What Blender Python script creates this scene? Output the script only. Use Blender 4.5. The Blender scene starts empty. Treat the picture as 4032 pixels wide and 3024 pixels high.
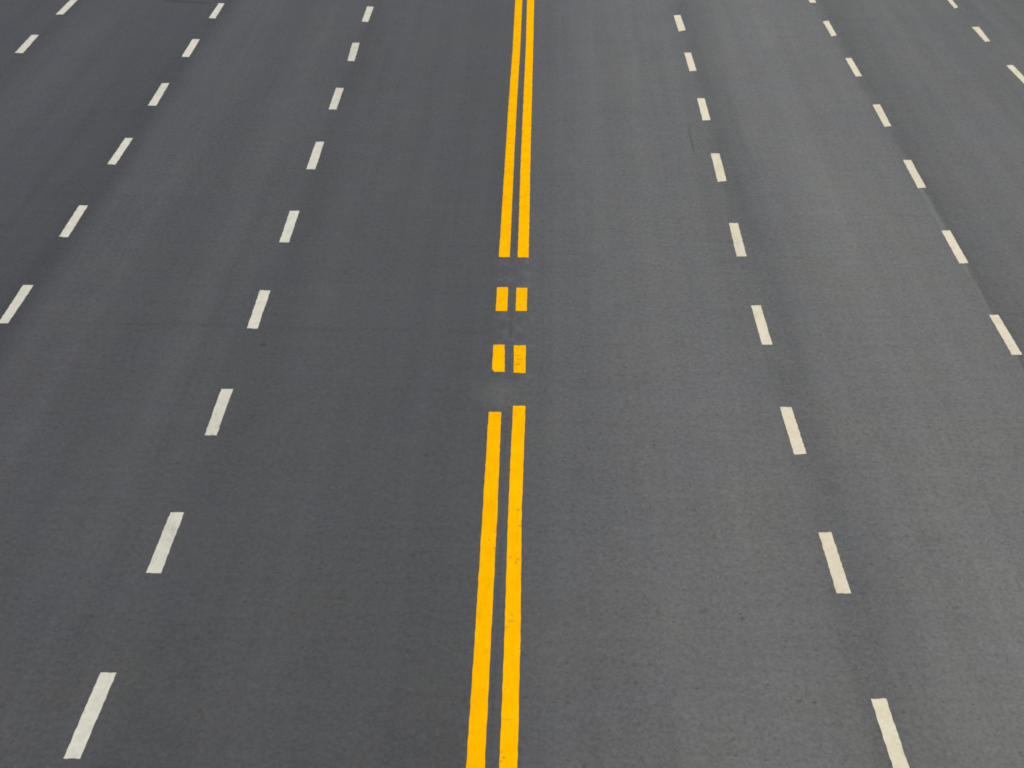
import bpy, bmesh, math, random
from mathutils import Matrix, Vector

random.seed(7)
scene = bpy.context.scene
COL = scene.collection

# ------------------------------------------------------------------ helpers
def lin(v):
    v /= 255.0
    return v / 12.92 if v <= 0.04045 else ((v + 0.055) / 1.055) ** 2.4


class G:
    """small node-graph helper"""
    def __init__(self, name):
        self.m = bpy.data.materials.new(name)
        self.m.use_nodes = True
        self.t = self.m.node_tree
        self.b = self.t.nodes['Principled BSDF']

    def n(self, kind, **kw):
        nd = self.t.nodes.new(kind)
        for k, v in kw.items():
            setattr(nd, k, v)
        return nd

    def put(self, sock, v):
        if isinstance(v, bpy.types.NodeSocket):
            self.t.links.new(v, sock)
        else:
            sock.default_value = v

    def math(self, op, a, b=0.0, c=0.0, clamp=False):
        nd = self.n('ShaderNodeMath', operation=op, use_clamp=clamp)
        self.put(nd.inputs[0], a); self.put(nd.inputs[1], b); self.put(nd.inputs[2], c)
        return nd.outputs[0]

    def add(self, a, b): return self.math('ADD', a, b)
    def sub(self, a, b): return self.math('SUBTRACT', a, b)
    def mul(self, a, b): return self.math('MULTIPLY', a, b)

    def rng(self, v, a, b, lo=0.0, hi=1.0, smooth=True):
        nd = self.n('ShaderNodeMapRange', interpolation_type='SMOOTHSTEP' if smooth else 'LINEAR')
        self.put(nd.inputs[0], v)
        for i, q in enumerate((a, b, lo, hi)):
            nd.inputs[1 + i].default_value = q
        return nd.outputs[0]

    def coord(self, sx=1.0, sy=1.0, sz=1.0, off=(0, 0, 0), name='Object'):
        if not hasattr(self, 'tc'):
            self.tc = self.n('ShaderNodeNewGeometry')
        mp = self.n('ShaderNodeMapping')
        self.put(mp.inputs['Vector'], self.tc.outputs['Position'])
        mp.inputs['Scale'].default_value = (sx, sy, sz)
        mp.inputs['Location'].default_value = off
        return mp.outputs[0]

    def noise(self, sx, sy, detail=2.0, rough=0.5, off=(0, 0, 0), dist=0.0):
        nd = self.n('ShaderNodeTexNoise')
        self.put(nd.inputs['Vector'], self.coord(sx, sy, 1.0, off))
        nd.inputs['Scale'].default_value = 1.0
        nd.inputs['Detail'].default_value = detail
        nd.inputs['Roughness'].default_value = rough
        nd.inputs['Distortion'].default_value = dist
        return nd.outputs['Fac']

    def voro(self, sx, sy, off=(0, 0, 0)):
        nd = self.n('ShaderNodeTexVoronoi')
        nd.voronoi_dimensions = '2D'
        self.put(nd.inputs['Vector'], self.coord(sx, sy, 1.0, off))
        nd.inputs['Scale'].default_value = 1.0
        return nd.outputs['Distance'], nd.outputs['Color']

    def xy(self):
        if not hasattr(self, '_xy'):
            s = self.n('ShaderNodeSeparateXYZ')
            self.put(s.inputs[0], self.coord())
            self._xy = (s.outputs[0], s.outputs[1])
        return self._xy

    def bell(self, v, c, w):
        """1 at c, falling smoothly to 0 at distance w"""
        return self.rng(self.math('ABSOLUTE', self.sub(v, c)), 0.0, w, 1.0, 0.0)

    def band(self, v, a, b, soft):
        return self.mul(self.rng(v, a - soft, a + soft), self.rng(v, b - soft, b + soft, 1.0, 0.0))

    def mix(self, f, a, b, blend='MIX'):
        nd = self.n('ShaderNodeMix', data_type='RGBA', blend_type=blend)
        self.put(nd.inputs[0], f); self.put(nd.inputs[6], a); self.put(nd.inputs[7], b)
        return nd.outputs[2]

    def scale_col(self, col, f):
        nd = self.n('ShaderNodeVectorMath', operation='SCALE')
        self.put(nd.inputs[0], col); self.put(nd.inputs['Scale'], f)
        return nd.outputs[0]


# ------------------------------------------------------------------ asphalt
K = 0.55            # shade table (as read at the eye) to surface albedo

def asphalt_material():
    g = G('asphalt')
    X, Y = g.xy()
    # lane wear follows the traffic: wander a little along the road
    wob = g.mul(g.sub(g.noise(0.25, 0.06, 2.0), 0.5), 0.55)
    wob2 = g.mul(g.sub(g.noise(1.2, 0.35, 3.0, off=(3, 9, 0)), 0.5), 0.35)
    Xw = g.add(X, g.add(g.mul(wob, 0.7), g.mul(wob2, 0.8)))
    table = [(-14, 74), (-12.6, 78), (-11.5, 76), (-10.8, 79), (-10.3, 86), (-9.6, 80), (-8.4, 76), (-7.9, 73),
             (-7.45, 70), (-7.05, 87), (-6.4, 88), (-5.7, 81), (-4.9, 87), (-4.4, 84), (-3.8, 78), (-2.8, 82),
             (-1.8, 79), (-0.7, 77), (-0.4, 83), (0.05, 92), (0.6, 100), (1.4, 108), (2.3, 113), (3.1, 109),
             (3.6, 103), (4.3, 115), (5.4, 120), (6.4, 115), (7.1, 101), (8.4, 109), (9.6, 103), (13.5, 88)]
    ramp = g.n('ShaderNodeValToRGB')
    cr = ramp.color_ramp
    cr.interpolation = 'EASE'
    while len(cr.elements) < len(table):
        cr.elements.new(0.5)
    for e, (x, v) in zip(cr.elements, table):
        e.position = (x + 14.0) / 28.0
        q = lin(v) * K
        e.color = (q, q, q, 1)
    g.put(ramp.inputs[0], g.math('DIVIDE', g.add(Xw, 14.0), 28.0))
    base = ramp.outputs[0]

    # value variation: long traffic streaks, patches, mottling and aggregate grain
    f = g.add(1.0, g.mul(g.sub(g.noise(1.9, 0.03, 3.0, 0.55, (5, 1, 0)), 0.5), 0.38))
    f = g.add(f, g.mul(g.sub(g.noise(4.5, 0.06, 2.0, 0.5, (2, 6, 0)), 0.5), 0.24))
    f = g.add(f, g.mul(g.sub(g.noise(0.45, 0.22, 3.0, 0.55, (1, 7, 0)), 0.5), 0.20))
    f = g.add(f, g.mul(g.sub(g.noise(2.6, 1.2, 3.0, 0.6, (8, 2, 0)), 0.5), 0.24))
    f = g.add(f, g.mul(g.sub(g.noise(0.5, 5.0, 2.0, 0.6, (2, 5, 0)), 0.5), 0.20))
    f = g.add(f, g.mul(g.sub(g.noise(13, 6, 2.0, 0.6, (4, 4, 0)), 0.5), 0.60))
    f = g.add(f, g.mul(g.sub(g.noise(24, 11, 3.0, 0.65, (1, 3, 0)), 0.5), 1.05))
    f = g.add(f, g.mul(g.sub(g.noise(60, 34, 2.0, 0.7, (6, 3, 0)), 0.5), 0.6))

    # sparse darker and paler stones in the mix
    d, c = g.voro(7.0, 5.5)
    pick = g.n('ShaderNodeSeparateColor'); g.put(pick.inputs[0], c)
    stone = g.rng(d, 0.05, 0.22, 1.0, 0.0)
    f = g.sub(f, g.mul(g.mul(stone, g.rng(pick.outputs[0], 0.78, 0.97)), 0.34))
    f = g.add(f, g.mul(g.mul(g.rng(d, 0.04, 0.16, 1.0, 0.0), g.rng(pick.outputs[1], 0.84, 0.97)), 0.40))

    # joints, seams, stains with a place of their own
    wy = g.mul(g.sub(g.noise(0.5, 0.5, 3.0), 0.5), 0.35)
    Yw = g.add(Y, wy)
    brk = g.rng(g.noise(0.7, 0.3, 3.0, 0.6, (9, 9, 0)), 0.40, 0.62)
    def dark(mask, amt):
        nonlocal f
        f = g.sub(f, g.mul(mask, amt))
    dark(g.mul(g.mul(g.bell(Yw, 37.75, 0.16), g.rng(X, -0.9, -0.5, 1.0, 0.0)), g.add(0.35, brk)), 0.10)
    dark(g.mul(g.mul(g.bell(Yw, 29.6, 0.14), g.rng(X, 0.0, 0.5)), brk), 0.06)
    dark(g.mul(g.mul(g.bell(Yw, 52.3, 0.3), g.rng(X, -1.0, -0.6, 1.0, 0.0)), brk), 0.05)
    dark(g.mul(g.mul(g.bell(Yw, 30.4, 0.14), g.rng(X, -4.0, -5.0)), brk), 0.06)
    # seam between the two laid strips, beside the outer dashes of the pale side
    wx = g.mul(g.sub(g.noise(0.6, 0.6, 3.0, off=(7, 7, 0)), 0.5), 0.10)
    Xs = g.add(X, wx)
    dark(g.mul(g.bell(Xs, 6.92, 0.12), g.band(Y, 30.0, 50.5, 1.5)), 0.22)
    dark(g.mul(g.bell(Xs, 7.15, 0.55), g.rng(Y, 34.0, 38.0)), 0.08)
    f = g.add(f, g.mul(g.mul(g.bell(Xs, 6.79, 0.075), g.band(Y, 41.5, 48.0, 1.0)), 0.26))
    f = g.add(f, g.mul(g.mul(g.bell(Xs, 6.79, 0.06), g.band(Y, 33.0, 41.5, 0.8)), 0.12))
    dark(g.mul(g.bell(Xs, 6.84, 0.05), g.band(Y, 26.0, 41.5, 1.0)), 0.20)
    # hairline crack and the joint between the yellow lines
    dark(g.mul(g.bell(g.add(X, g.mul(wx, 0.6)), 2.93, 0.045), g.band(Y, 49.8, 52.0, 0.4)), 0.32)
    dark(g.mul(g.bell(g.add(X, g.mul(wx, 0.35)), -0.31, 0.04), g.rng(brk, 0, 1, 0.4, 1.0)), 0.20)
    # bare dark strips under the dashed rows
    for xx, a in ((-7.60, 0.10), (-11.0, 0.10), (-3.85, 0.07), (3.45, 0.10), (10.5, 0.10)):
        dark(g.mul(g.bell(g.add(Xs, wob2), xx, 0.32), g.add(0.4, brk)), a)
    # oil spots
    for sx, sy, r, a in ((-3.77, 36.86, 0.07, .5), (-5.49, 36.14, 0.05, .35), (-5.38, 35.46, 0.06, .3),
                         (2.29, 27.07, 0.05, .45), (3.62, 31.3, 0.20, .12), (3.59, 26.6, 0.18, .12),
                         (1.9, 27.3, 0.06, .2), (-1.2, 26.0, 0.07, .2), (4.6, 27.5, 0.06, .2)):
        dx = g.sub(X, sx); dy = g.mul(g.sub(Y, sy), 0.6)
        rr = g.math('SQRT', g.add(g.mul(dx, dx), g.mul(dy, dy)))
        dark(g.rng(rr, r * 0.3, r, 1.0, 0.0), a)
    # thin darker mark across the far lane of the dark side
    dark(g.mul(g.bell(g.add(Yw, g.mul(g.add(X, 8.9), 0.2)), 65.55, 0.30), g.band(X, -8.95, -7.85, 0.15)), 0.42)
    # scrubbed, slightly paler patch in the gap of the yellow lines
    dx = g.math('DIVIDE', g.add(X, 0.44), 0.45); dy = g.math('DIVIDE', g.sub(Y, 34.8), 0.9)
    rr = g.math('SQRT', g.add(g.mul(dx, dx), g.mul(dy, dy)))
    rough_edge = g.add(rr, g.mul(g.sub(g.noise(7, 3.5, 4.0, 0.7, (3, 1, 0)), 0.5), 1.1))
    scrub = g.mul(g.rng(rough_edge, 0.1, 1.0, 1.0, 0.0), g.rng(g.noise(30, 5, 3.0, 0.7), 0.3, 0.6, 0.5, 1.0))
    smear = g.mul(g.mul(g.band(X, -0.62, 0.0, 0.12), g.band(Y, 34.0, 42.0, 0.4)), g.rng(g.noise(6, 2.2, 4.0, 0.65, (8, 4, 0)), 0.45, 0.68))
    scrub = g.math('MAXIMUM', scrub, g.mul(smear, 0.6))
    f = g.add(f, g.mul(scrub, 0.62))

    col = g.scale_col(base, f)
    # stone colour: bluish and brownish patches; the old pale side is a little warmer
    hue = g.noise(0.9, 0.35, 3.0, 0.6, (11, 3, 0))
    side = g.rng(X, -1.0, 6.0)
    cool = g.mix(g.rng(hue, 0.3, 0.7), (1.03, 1.005, 0.93, 1), (0.985, 0.975, 0.995, 1))
    warm = g.mix(g.rng(hue, 0.3, 0.7), (1.04, 1.02, 0.89, 1), (1.01, 0.995, 0.965, 1))
    col = g.mix(1.0, col, g.mix(side, cool, warm), 'MULTIPLY')
    col = g.mix(g.mul(scrub, 0.8), col, g.mix(1.0, col, (1.04, 1.0, 0.86, 1), 'MULTIPLY'))
    far_side = g.rng(X, -3.5, -9.0)
    col = g.mix(far_side, col, g.mix(1.0, col, (0.985, 0.955, 1.03, 1), 'MULTIPLY'))
    g.put(g.b.inputs['Base Color'], col)
    g.put(g.b.inputs['Roughness'], g.rng(f, 0.7, 1.3, 0.76, 0.62, False))
    g.b.inputs['Specular IOR Level'].default_value = 0.42
    bump = g.n('ShaderNodeBump')
    bump.inputs['Strength'].default_value = 0.25
    bump.inputs['Distance'].default_value = 0.004
    g.put(bump.inputs['Height'], g.noise(55, 40, 2.0, 0.6))
    g.put(g.b.inputs['Normal'], bump.outputs[0])
    return g.m


def paint_material(name, a, b, dirt, grit, yellow=False):
    g = G(name)
    X, Y = g.xy()
    n1 = g.noise(5, 2.2, 3.0, 0.6, (3, 3, 0))
    n2 = g.noise(26, 11, 2.0, 0.6, (5, 5, 0))
    col = g.mix(g.rng(n1, 0.35, 0.65), a, b)
    f = g.add(1.0, g.mul(g.sub(n2, 0.5), grit))
    f = g.sub(f, g.mul(g.rng(g.noise(9, 1.1, 4.0, 0.65, (7, 2, 0)), 0.54, 0.72), grit * 0.55))
    f = g.add(f, g.mul(g.sub(g.noise(1.2, 0.5, 2.0), 0.5), grit * 0.5))
    oi = g.n('ShaderNodeObjectInfo')
    f = g.mul(f, g.rng(oi.outputs['Random'], 0.0, 1.0, 0.95, 1.03, False))
    col = g.scale_col(col, f)
    # worn-through specks and tyre dirt
    d, c = g.voro(16, 9)
    pick = g.n('ShaderNodeSeparateColor'); g.put(pick.inputs[0], c)
    chip = g.mul(g.rng(d, 0.05, 0.32, 1.0, 0.0), g.rng(pick.outputs[0], 0.82, 0.98))
    chip = g.mul(chip, g.rng(g.noise(0.9, 0.4, 2.0, off=(2, 8, 0)), 0.4, 0.65))
    if yellow:
        # scuffs: tyre marks on the second block, cracks and chips on the near right-hand line
        wx = g.mul(g.sub(g.noise(9, 5, 3.0, off=(1, 1, 0)), 0.5), 0.14)
        wy = g.mul(g.sub(g.noise(9, 5, 3.0, off=(6, 1, 0)), 0.5), 0.14)
        for cx, cy, rx, ry, am in ((-0.20, 36.58, .05, .05, .55), (-0.17, 36.40, .05, .04, .5), (-0.20, 36.15, .05, .06, .5),
                                   (-0.16, 36.27, .03, .04, .4), (-0.15, 27.05, .03, .10, .35), (-0.17, 26.85, .05, .05, .4),
                                   (-0.205, 26.70, .03, .05, .4), (-0.14, 24.37, .07, .025, .35), (-0.105, 28.68, .03, .05, .55),
                                   (-0.10, 29.75, .02, .06, .55), (-0.10, 30.3, .02, .05, .5), (-0.20, 23.62, .018, .035, .9),
                                   (-0.185, 23.50, .02, .03, .9), (-0.20, 23.42, .02, .03, .8), (-0.10, 30.9, .025, .06, .3)):
            dx = g.math('DIVIDE', g.sub(g.add(X, wx), cx), rx)
            dy = g.math('DIVIDE', g.sub(g.add(Y, wy), cy), ry)
            rr = g.math('SQRT', g.add(g.mul(dx, dx), g.mul(dy, dy)))
            chip = g.math('MAXIMUM', chip, g.mul(g.rng(rr, 0.35, 1.1, 1.0, 0.0), am))
    col = g.mix(g.mul(chip, 0.8), col, dirt)
    g.put(g.b.inputs['Base Color'], col)
    g.b.inputs['Roughness'].default_value = 0.9
    g.b.inputs['Specular IOR Level'].default_value = 0.0 if yellow else 0.25
    return g.m


def plain_material(name, a, b, sc):
    g = G(name)
    col = g.mix(g.noise(sc, sc, 4.0, 0.6), a, b)
    g.put(g.b.inputs['Base Color'], col)
    g.b.inputs['Roughness'].default_value = 0.9
    return g.m


M_ASPHALT = asphalt_material()
M_WHITE = paint_material('white road paint', (0.535, 0.515, 0.43, 1), (0.59, 0.56, 0.455, 1), (0.20, 0.19, 0.17, 1), 0.30)
M_CREAM = paint_material('cream road paint', (0.635, 0.565, 0.40, 1), (0.66, 0.60, 0.455, 1), (0.24, 0.22, 0.18, 1), 0.28)
M_YELLOW = paint_material('yellow road paint', (0.87, 0.41, 0.0005, 1), (0.90, 0.455, 0.001, 1), (0.26, 0.14, 0.03, 1), 0.18, True)
M_EARTH = plain_material('verge soil and grass', (0.07, 0.085, 0.035, 1), (0.13, 0.11, 0.07, 1), 0.6)
M_KERB = plain_material('kerb concrete', (0.26, 0.255, 0.24, 1), (0.34, 0.33, 0.31, 1), 3.0)


# ------------------------------------------------------------------ geometry
def link(name, bm, mat):
    me = bpy.data.meshes.new(name)
    bm.normal_update()
    bm.to_mesh(me); bm.free()
    me.materials.append(mat)
    o = bpy.data.objects.new(name, me)
    COL.objects.link(o)
    return o


def structure(name, bm, mat):
    o = link(name, bm, mat)
    o['kind'] = 'structure'
    return o


def sheet(x0, x1, y0, y1, z, nx, ny):
    bm = bmesh.new()
    vs = [[bm.verts.new((x0 + (x1 - x0) * i / nx, y0 + (y1 - y0) * j / ny, z)) for i in range(nx + 1)] for j in range(ny + 1)]
    for j in range(ny):
        for i in range(nx):
            bm.faces.new((vs[j][i], vs[j][i + 1], vs[j + 1][i + 1], vs[j + 1][i]))
    return bm


def block(x0, x1, y0, y1, z0, z1, bev):
    bm = bmesh.new()
    bmesh.ops.create_cube(bm, size=1.0)
    for v in bm.verts:
        v.co = Vector((x0 + (v.co.x + .5) * (x1 - x0), y0 + (v.co.y + .5) * (y1 - y0), z0 + (v.co.z + .5) * (z1 - z0)))
    bmesh.ops.bevel(bm, geom=[e for e in bm.edges], offset=bev, segments=2, affect='EDGES')
    return bm


structure('ground', sheet(-3000, 3000, -3000, 3000, -0.004, 6, 6), M_EARTH)
structure('road', sheet(-14.5, 14.5, -60, 900, 0.0, 1, 12), M_ASPHALT)
structure('kerb_left', block(-14.8, -14.5, -60, 900, -0.2, 0.13, 0.02), M_KERB)
structure('kerb_right', block(14.5, 14.8, -60, 900, -0.2, 0.13, 0.02), M_KERB)

TOP = 0.004          # paint film height above the asphalt


def painted(name, left, right, mat, jit=0.004, step=0.22, z=TOP):
    """a strip of thermoplastic: left and right edge polylines (far to near), slightly uneven edges, real thickness"""
    def walk(pts):
        out = [Vector((*pts[0], 0))]
        for a, b in zip(pts, pts[1:]):
            a = Vector((*a, 0)); b = Vector((*b, 0))
            n = max(1, int((b - a).length / step))
            for i in range(1, n + 1):
                out.append(a.lerp(b, i / n))
        return out
    L, R = walk(left), walk(right)
    n = max(len(L), len(R))
    def resample(p):
        return [p[min(len(p) - 1, round(i * (len(p) - 1) / (n - 1)))] for i in range(n)] if len(p) != n else p
    L, R = resample(L), resample(R)
    def ragged(a, b, k):
        return [a.lerp(b, i / k) + Vector((0, random.uniform(-1, 1) * jit * 3.0, 0)) for i in range(1, k)]
    for p in (L, R):
        for v in p[1:-1]:
            v.x += random.uniform(-1, 1) * jit
    bm = bmesh.new()
    far, near = ragged(L[0], R[0], 5), ragged(R[-1], L[-1], 5)
    loop = L[::-1] + far + R + near        # near-left -> far-left -> far-right -> near-right
    # drop duplicates
    clean = []
    for v in loop:
        if not clean or (v - clean[-1]).length > 1e-4:
            clean.append(v)
    c = sum(clean, Vector()) / len(clean)
    top = [bm.verts.new((v.x - c.x, v.y - c.y, z)) for v in clean]
    bot = [bm.verts.new((v.x - c.x, v.y - c.y, -0.003)) for v in clean]
    face = bm.faces.new(top)
    for i in range(len(top)):
        j = (i + 1) % len(top)
        bm.faces.new((top[i], bot[i], bot[j], top[j]))
    bmesh.ops.triangulate(bm, faces=[face])
    bmesh.ops.recalc_face_normals(bm, faces=bm.faces[:])
    o = link(name, bm, mat)
    o.location = (c.x, c.y, 0)
    return o


def tag(o, label, cat, group=None):
    o['label'] = label; o['category'] = cat; o['kind'] = 'thing'
    if group:
        o['group'] = group
    return o


# corners in metres on the road, far-left, far-right, near-right, near-left; nearest dash first
QUADS = {
    'L1': [
        [(-4.24, 25.283), (-4.082, 25.291), (-4.12, 23.276), (-4.275, 23.275)],
        [(-4.156, 29.96), (-4.0, 29.969), (-4.007, 28.031), (-4.172, 28.026)],
        [(-4.11, 34.756), (-3.957, 34.767), (-3.95, 32.806), (-4.102, 32.809)],
        [(-4.094, 39.704), (-3.938, 39.698), (-3.925, 37.647), (-4.075, 37.651)],
        [(-4.098, 44.721), (-3.939, 44.734), (-3.922, 42.604), (-4.074, 42.592)],
        [(-4.096, 50.128), (-3.947, 50.142), (-3.925, 47.851), (-4.085, 47.849)],
        [(-4.106, 55.29), (-3.947, 55.273), (-3.937, 53.126), (-4.088, 53.112)],
        [(-4.119, 60.423), (-3.962, 60.44), (-3.927, 58.246), (-4.078, 58.266)],
        [(-4.098, 65.258), (-3.938, 65.233), (-3.943, 63.133), (-4.087, 63.158)],
    ],
    'L2': [
        [(-7.655, 39.722), (-7.502, 39.733), (-7.495, 37.665), (-7.635, 37.655)],
        [(-7.644, 44.794), (-7.495, 44.807), (-7.473, 42.657), (-7.62, 42.675)],
        [(-7.653, 50.136), (-7.511, 50.149), (-7.501, 47.904), (-7.651, 47.928)],
        [(-7.678, 55.417), (-7.531, 55.432), (-7.489, 53.157), (-7.651, 53.141)],
        [(-7.681, 60.476), (-7.519, 60.493), (-7.491, 58.353), (-7.653, 58.372)],
        [(-7.652, 65.31), (-7.514, 65.326), (-7.49, 63.21), (-7.643, 63.234)],
    ],
    'L3': [
        [(-11.287, 60.622), (-11.128, 60.64), (-11.081, 58.424), (-11.26, 58.441)],
        [(-11.214, 65.361), (-11.045, 65.423), (-11.045, 63.373), (-11.214, 63.311)],
    ],
    'R1': [
        [(3.422, 25.041), (3.572, 25.048), (3.612, 23.028), (3.46, 23.021)],
        [(3.344, 29.738), (3.494, 29.762), (3.523, 27.854), (3.364, 27.845)],
        [(3.28, 34.465), (3.429, 34.475), (3.461, 32.566), (3.302, 32.532)],
        [(3.248, 39.403), (3.392, 39.431), (3.408, 37.37), (3.257, 37.359)],
        [(3.237, 44.471), (3.387, 44.484), (3.382, 42.294), (3.222, 42.282)],
        [(3.235, 49.804), (3.392, 49.818), (3.392, 47.594), (3.227, 47.483)],
        [(3.246, 54.937), (3.4, 54.953), (3.399, 52.826), (3.244, 52.752)],
        [(3.225, 60.007), (3.372, 60.023), (3.39, 57.935), (3.237, 57.832)],
        [(3.203, 64.829), (3.367, 64.937), (3.392, 62.869), (3.223, 62.683)],
    ],
    'R2': [
        [(6.745, 39.149), (6.885, 39.168), (6.902, 37.122), (6.755, 37.089)],
        [(6.737, 44.232), (6.884, 44.265), (6.881, 42.157), (6.731, 42.116)],
        [(6.758, 49.563), (6.907, 49.576), (6.895, 47.384), (6.741, 47.288)],
        [(6.766, 54.627), (6.922, 54.689), (6.901, 52.577), (6.759, 52.492)],
        [(6.74, 59.715), (6.878, 59.748), (6.888, 57.69), (6.748, 57.607)],
        [(6.695, 64.398), (6.842, 64.521), (6.838, 62.562), (6.707, 62.407)],
        [(6.637, 69.125), (6.793, 69.144), (6.793, 67.094), (6.637, 67.075)],
    ],
    'R3': [
        [(10.19, 59.226), (10.346, 59.296), (10.376, 57.279), (10.239, 57.183)],
        [(10.149, 64.053), (10.321, 64.072), (10.296, 62.187), (10.166, 62.094)],
        [(10.113, 68.693), (10.243, 68.863), (10.223, 66.813), (10.113, 66.643)],
    ],

}
NTH = ['nearest', 'second', 'third', 'fourth', 'fifth', 'sixth', 'seventh', 'eighth', 'ninth']
ROWS = {
    'L1': ('white', 'dark', 'beside the yellow lines', M_WHITE),
    'L2': ('white', 'dark', 'one lane farther out', M_WHITE),
    'L3': ('white', 'dark', 'farthest out', M_WHITE),
    'R1': ('cream', 'pale', 'beside the yellow lines', M_CREAM),
    'R2': ('cream', 'pale', 'one lane farther out', M_CREAM),
    'R3': ('cream', 'pale', 'farthest out', M_CREAM),
}
SPECIAL = {
    ('L1', 0): 'long white dash low on the dark asphalt, the biggest white one on that side',
    ('L1', 8): 'short white dash at the far end of the dark row beside the yellow lines',
    ('L2', 0): 'slanting white dash on dark asphalt touching the photo edge',
    ('L2', 5): 'small white dash on dark asphalt just below the thin dark mark',
    ('L3', 0): 'whole white dash in the outermost row of the dark side',
    ('L3', 1): 'white dash in the outermost row of the dark side, cut off by the top edge',
    ('R1', 0): 'large cream dash on the pale asphalt, cut off by the bottom edge',
    ('R1', 8): 'short cream dash at the far end of the pale row beside the yellow lines',
    ('R2', 0): 'cream dash on pale asphalt at the near end of the grey seam',
    ('R2', 1): 'cream dash on pale asphalt at the far end of the grey seam',
    ('R2', 6): 'sliver of a cream dash cut off by the top edge, on the pale side',
    ('R3', 0): 'cream dash in the outermost pale row, cut off by the side edge',
    ('R3', 1): 'only whole cream dash in the outermost row of the pale side',
    ('R3', 2): 'cream dash in the outermost pale row, cut off by the top edge',
}
ORD = {'L1': 'up from the bottom', 'L2': 'up from the bottom', 'R1': 'up from the bottom', 'R2': 'up from the bottom'}
for row, quads in QUADS.items():
    colour, side, where, mat = ROWS[row]
    for k, (a, b, c, d) in enumerate(quads):
        o = painted('lane_dash', [a, d], [b, c], mat, jit=0.0045, step=0.09)
        label = SPECIAL.get((row, k)) or f'{colour} dash on {side} asphalt, row {where}, {NTH[k]} from the bottom'
        tag(o, label, 'lane dash', f'{colour} dashes on the {side} asphalt, row {where}')

# the double yellow line, broken by two pairs of short blocks
def yellow(name, left, right, label, cat, group):
    return tag(painted(name, left, right, M_YELLOW, jit=0.003, step=0.15), label, cat, group)

GL, GB = 'long yellow centre lines', 'short yellow blocks between the long centre lines'
yellow('centre_line', [(-0.575, 130), (-0.575, 66.6), (-0.556, 60.4), (-0.561, 53.6), (-0.556, 49.4), (-0.548, 41.95)],
       [(-0.405, 130), (-0.405, 66.6), (-0.392, 60.4), (-0.398, 53.6), (-0.394, 49.4), (-0.378, 41.95)],
       'long yellow line beyond the short blocks, the one bordering the dark asphalt', 'centre line', GL)
yellow('centre_line', [(-0.290, 130), (-0.287, 66.6), (-0.268, 60.4), (-0.269, 53.6), (-0.270, 49.4), (-0.252, 41.96)],
       [(-0.117, 130), (-0.117, 66.6), (-0.106, 60.4), (-0.101, 53.6), (-0.097, 49.4), (-0.079, 41.96)],
       'long yellow line beyond the short blocks, the one bordering the pale asphalt', 'centre line', GL)
yellow('centre_line', [(-0.543, 34.0), (-0.536, 30.2), (-0.529, 26.33), (-0.531, 23.26), (-0.53, 8)],
       [(-0.380, 34.0), (-0.364, 30.2), (-0.361, 26.33), (-0.359, 23.26), (-0.358, 8)],
       'near yellow line bordering the dark asphalt, clean, starting slightly lower than its twin', 'centre line', GL)
yellow('centre_line', [(-0.230, 34.285), (-0.238, 30.2), (-0.223, 26.34), (-0.223, 23.28), (-0.222, 8)],
       [(-0.068, 34.285), (-0.080, 30.2), (-0.056, 26.34), (-0.056, 23.28), (-0.056, 8)],
       'near yellow line bordering the pale asphalt, scuffed and chipped along its edge', 'centre line', GL)
yellow('centre_block', [(-0.543, 40.14), (-0.541, 38.83)], [(-0.380, 40.15), (-0.373, 38.83)],
       'clean yellow block of the far pair, beside the dark asphalt', 'road marking', GB)
yellow('centre_block', [(-0.251, 40.13), (-0.249, 38.85)], [(-0.086, 40.14), (-0.087, 38.85)],
       'clean yellow block of the far pair, beside the pale asphalt', 'road marking', GB)
yellow('centre_block', [(-0.540, 37.075), (-0.537, 35.92), (-0.503, 35.78)], [(-0.384, 37.085), (-0.366, 35.92), (-0.362, 35.79)],
       'yellow block of the near pair with a chipped lower corner', 'road marking', GB)
yellow('centre_block', [(-0.253, 37.07), (-0.241, 35.76)], [(-0.086, 37.08), (-0.080, 35.75)],
       'yellow block of the near pair smudged with dark tyre scuffs', 'road marking', GB)

# ------------------------------------------------------------------ camera: telephoto from a footbridge 11 m up
cam = bpy.data.cameras.new('camera')
cam.sensor_width = 36.0
cam.lens = 96.577
cam.clip_start = 0.5
cam.clip_end = 8000
co = bpy.data.objects.new('camera', cam)
rt, up, fw = Vector((0.999769, 0.012689, 0.017356)), Vector((-0.020348, 0.297691, 0.954445)), Vector((-0.006944, 0.954578, -0.297881))
m = Matrix((rt, up, -fw)).transposed().to_4x4()
m.translation = Vector((0, 0, 11))
co.matrix_world = m
COL.objects.link(co)
scene.camera = co

# ------------------------------------------------------------------ light: high sun ahead to the right, clear sky
EL, AZ = math.radians(52), math.radians(55)       # azimuth clockwise from +Y (the way the road runs)
w = bpy.data.worlds.new('World')
scene.world = w
w.use_nodes = True
nt = w.node_tree
sky = nt.nodes.new('ShaderNodeTexSky')
sky.sky_type = 'NISHITA'
sky.sun_disc = False
sky.sun_elevation = EL
sky.sun_rotation = AZ
nt.links.new(sky.outputs[0], nt.nodes['Background'].inputs[0])
nt.nodes['Background'].inputs[1].default_value = 0.09
sun = bpy.data.lights.new('sun', 'SUN')
sun.energy = 3.8
sun.angle = math.radians(0.5)
sun.color = (1.0, 0.945, 0.85)
so = bpy.data.objects.new('sun', sun)
d = -Vector((math.sin(AZ) * math.cos(EL), math.cos(AZ) * math.cos(EL), math.sin(EL)))
so.rotation_euler = d.to_track_quat('-Z', 'Y').to_euler()
so.location = (20, 20, 40)
COL.objects.link(so)

vs = scene.view_settings
vs.view_transform = 'Standard'
vs.look = 'None'
vs.exposure = 0.0
vs.gamma = 1.0
scene.cycles.filter_width = 1.8
